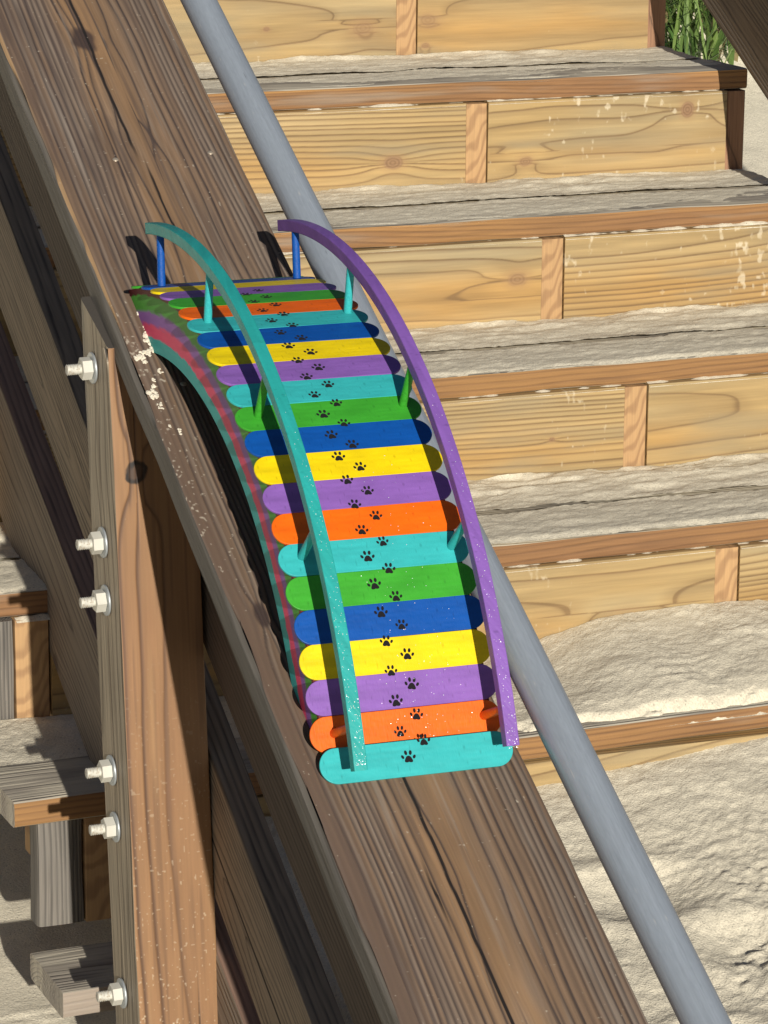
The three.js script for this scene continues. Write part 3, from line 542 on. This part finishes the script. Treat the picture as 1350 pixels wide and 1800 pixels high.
{
  const far = [3, 4.5, 7, 12, 25, 60, 140, 400];
  const xs = [...far.slice().reverse().map((v) => -v), ...range(-2.4, -1.35, 0.06), ...range(-1.35, -0.95, 0.012), ...range(-0.95, 0.16, 0.0045), ...range(0.16, 0.55, 0.03), ...range(0.55, 0.95, 0.012), ...range(0.95, 2.6, 0.08), ...far];
  const zs = [...far.slice().reverse().map((v) => -v), ...range(-2.4, -0.6, 0.08), ...range(-0.6, 0.9, 0.02), ...range(0.9, 1.86, 0.03), ...range(1.86, 2.75, 0.0045), ...range(2.75, 4.4, 0.05), ...[4.4, 5.5, 7, 12, 25, 60, 140, 400]];
  const g = sheet(xs, zs, (x, z) => (Math.abs(x) > 4 || z > 7 || z < -6 ? (z < -6 ? 0.9 : -1.5) : groundY(x, z)));
  const m = mesh('ground', g, sand, scene); m.userData = { kind: 'structure', label: 'pale dry beach sand, trodden and crusted, at the foot of the staircase' };
}
// sand lying on the treads: a thin uneven sheet that dips under the boards where the wood is bare
const treadWords = { 2: 'thin sand dusting the topmost visible tread, behind the bridge handrails', 3: 'thin sand on the second tread down, beside the top of the purple handrail', 4: 'patchy sand along the third tread down, right of the green slats', 5: 'thick crusted sand on the fourth tread down, right of the grey pipe', 6: 'sand pile heaped on the lowest clear tread, right of the grey pipe' };
for (let k = 2; k <= 6; k++) {
  const y0 = -k * Hs, z0 = (k - 1) * D + 0.0015, z1 = k * D + NOSE - 0.001;
  const xs = range(-1.15, 0.53, 0.0055), zs = range(z0, z1, 0.0045); zs.push(z1); const gz = z1 + 0.001 - tw - gap / 2, split = k < 6;
  const zA = split ? [...zs.filter((z) => z < gz - gap / 2 - 0.002), gz - gap / 2 - 0.0012, gz - gap / 2] : zs, zB = split ? [gz + gap / 2, gz + gap / 2 + 0.0012, ...zs.filter((z) => z > gz + gap / 2 + 0.002)] : null;
  const hf = (x, z) => {
    const v = (z - z0) / (z1 - z0); let h;
    const streak = fbm(x * 11 + k * 3, z * 38, k, 4), fine = fbm(x * 60, z * 110, k + 2, 3), gapd = Math.abs(z - (z1 + 0.001 - tw - gap / 2));
    if (k === 6) {
      const pile = 0.040 * sm(-0.36, -0.16, x) * (1 - 0.25 * sm(0.02, 0.2, x) + 0.12 * fbm(x * 8, 2, 3, 2));
      h = (pile + 0.006) * Math.pow(1 - v, 0.8) * (1 + 0.25 * fbm(x * 9, z * 9, 5, 2)) + 0.007 * sm(-0.5, -0.3, x) * (1 - sm(0.78, 1.0, v)) + relief(x + 3, z, 0.6) + 0.006 - 0.02 * sm(0.9, 1, v + 0.05 * fine) - 0.01 * (1 - sm(-0.6, -0.5, x));
      h += crust(x, z, 0.02, z0 + 0.08, 0.1) * 0.7 + crust(x, z, -0.15, z0 + 0.2, 0.1) * 0.6;
    } else {
      const cover = { 2: 0.0018, 3: 0.0026, 4: 0.0042, 5: 0.0052 }[k], edgeX = k <= 3 ? sm(0.45, 0.2, x) : 1;
      h = cover * 1.2 + 0.0022 * streak + 0.0012 * fine + (0.007 + (k === 5 ? 0.004 : 0)) * Math.pow(Math.max(0, 1 - v * 1.5), 1.5) * (0.4 + 0.6 * edgeX) * (1 + streak) - (k >= 4 ? 0.0018 : 0.003) * sm(0.6, 1, v) - 0.002 * (1 - edgeX);
      if (k >= 4) h += 0.10 * Math.max(0, relief(x * 1.4, z * 1.4 + 4, 1));
      h += 0.75 * grit(x + k, z * 1.15) * sm(-0.002, 0.004, h);
      { const d = gapd - gap / 2, o = sm(-0.25, 0.2, vn(x * 5, k * 3.3, 2) + 0.4 * vn(x * 22, k, 7) + (k === 5 ? 0.35 : 0.1)); if (z > gz) h = lerp(h, Math.min(h, -0.002 + h * sm(0, 0.009, d) + 0.002 * sm(0, 0.006, d)), o); }
      h -= 0.004 * sm(0.95, 1, v);
    }
    return y0 + Math.max(-0.012, h);
  };
  const g = split ? mergeGeometries([sheet(xs, zA, hf), sheet(xs, zB, hf)]) : sheet(xs, zA, hf);
  const beads = [g];
  if (k < 6) for (const [x0, x1] of [[XL + 0.1, -0.003], [0.041, 0.49]]) {          // sand lying along the narrow ledge on top of the riser
    const n = Math.round((x1 - x0) / 0.004), rows = 5, xs2 = []; for (let i = 0; i <= n; i++) xs2.push(x0 + (x1 - x0) * i / n);
    const zs2 = []; for (let i = 0; i < rows; i++) zs2.push(k * D - 0.0125 + 0.0135 * i / (rows - 1));
    beads.push(sheet(xs2, zs2, (x, z) => { const t = (z - k * D + 0.0125) / 0.0135; return y0 - TT - 0.0015 + Math.max(0, 0.0048 * (0.55 + fbm(x * 45, k * 3, 4, 3) + 0.5 * vn(x * 6, k)) * (1 - t * t) ) - 0.0022 * t; }));
  }
  const m = mesh('tread_sand', mergeGeometries(beads), k < 6 ? dustSand : sand, scene); m.userData = { kind: 'stuff', label: treadWords[k], category: 'sand' };
}
{ // pale crumbs of sand caught on the left arris of the brown rail
  const parts = [], v = new THREE.Vector3();
  for (const [s, x, r, n] of [[0.879, 0.034, 0.006, 7], [0.905, 0.035, 0.003, 6], [0.931, 0.031, 0.0085, 16], [0.95, 0.026, 0.004, 10], [0.959, 0.014, 0.006, 10], [0.985, 0.03, 0.003, 8], [1.021, 0.012, 0.006, 9], [1.045, 0.014, 0.003, 9], [1.092, 0.025, 0.003, 6], [1.0, 0.018, 0.0016, 12], [1.08, 0.015, 0.0012, 8]]) for (let i = 0; i < n; i++) {
    const g = new THREE.IcosahedronGeometry(r * rr(0.14, 0.42) + 0.0005, 1), p = g.attributes.position; const sd = rnd() * 50;
    for (let j = 0; j < p.count; j++) { v.fromBufferAttribute(p, j); v.multiplyScalar(1 + 0.6 * vn(v.x * 900 + sd, v.y * 900, v.z * 900)); p.setXYZ(j, v.x, v.y * 0.45, v.z * 1.25); }
    g.translate(x + rr(-1, 1) * (n > 12 && r < 0.003 ? 0.02 : r * 0.9), 0.0006, s + rr(-1, 1) * (n > 12 && r < 0.003 ? 0.07 : r * 1.8)).applyMatrix4(railM); parts.push(g);
  }
  const g = mergeGeometries(parts); g.computeVertexNormals();
  const m = mesh('sand_crumbs', g, new THREE.MeshStandardMaterial({ color: new THREE.Color().setRGB(0.74, 0.67, 0.53), roughness: 0.95 }), scene);
  m.userData = { kind: 'stuff', label: 'pale crumbs of sand on the left edge of the timber rail, beside the bridge', category: 'sand' };
}
// ---------------------------------------------------------------- dune grass beyond the stairs
{
  const blades = [], cols = [];
  const blade = (x, z, len, wid, az, bend, col) => {
    const pos = [], idx = [], c = [], n = 6, y0 = groundY(x, z) - 0.01, dx = Math.cos(az), dz = Math.sin(az);
    for (let i = 0; i <= n; i++) { const t = i / n, w = wid * (1 - t * t) * (0.6 + 0.4 * Math.sin(Math.PI * Math.min(1, t * 2))) + 0.0002, o = bend * t * t * len, y = y0 + len * (t - 0.45 * bend * t * t); for (const s of [-1, 0, 1]) { pos.push(x + dx * o - dz * w * s, y - (s === 0 ? w * 0.35 : 0), z + dz * o + dx * w * s); c.push(...col); } }
    for (let i = 0; i < n; i++) for (let j = 0; j < 2; j++) { const a = i * 3 + j; idx.push(a, a + 1, a + 3, a + 1, a + 4, a + 3); }
    const g = new THREE.BufferGeometry(); g.setAttribute('position', new THREE.Float32BufferAttribute(pos, 3)); g.setAttribute('color', new THREE.Float32BufferAttribute(c, 3)); g.setIndex(idx); blades.push(g);
  };
  const grn = () => { const t = rnd(); return t < 0.15 ? [0.28, 0.22, 0.10] : mix3([0.05, 0.11, 0.02], [0.20, 0.30, 0.07], rnd()); };
  for (let i = 0; i < 2000; i++) { const x = rr(0.74, 1.8), z = rr(-1.5, -0.18) - Math.max(0, x - 0.86) * 0.95; blade(x, z, rr(0.14, 0.34), rr(0.003, 0.0075), rr(0, 6.28), rr(0.2, 1.1), grn()); }
  for (let i = 0; i < 240; i++) { const x = rr(0.76, 1.5), z = rr(-1.1, -0.22) - Math.max(0, x - 0.86) * 0.95; blade(x, z, rr(0.08, 0.22), rr(0.012, 0.02), rr(0, 6.28), rr(0.5, 1.2), mix3([0.05, 0.12, 0.02], [0.10, 0.20, 0.04], rnd())); }
  const g = mergeGeometries(blades); g.computeVertexNormals();
  const m = mesh('grass', g, new THREE.MeshPhysicalMaterial({ vertexColors: true, roughness: 0.5, side: THREE.DoubleSide, transmission: 0.25, thickness: 0 }), scene);
  m.userData = { kind: 'stuff', label: 'green dune grass beyond the top right of the stairs', category: 'grass' };
}

// ---------------------------------------------------------------- draw
const renderer = new THREE.WebGLRenderer({ antialias: true });
renderer.shadowMap.enabled = true;
renderer.toneMapping = THREE.LinearToneMapping; renderer.toneMappingExposure = EXPOSURE;
renderer.setSize(768, 1024);
renderer.render(scene, camera);
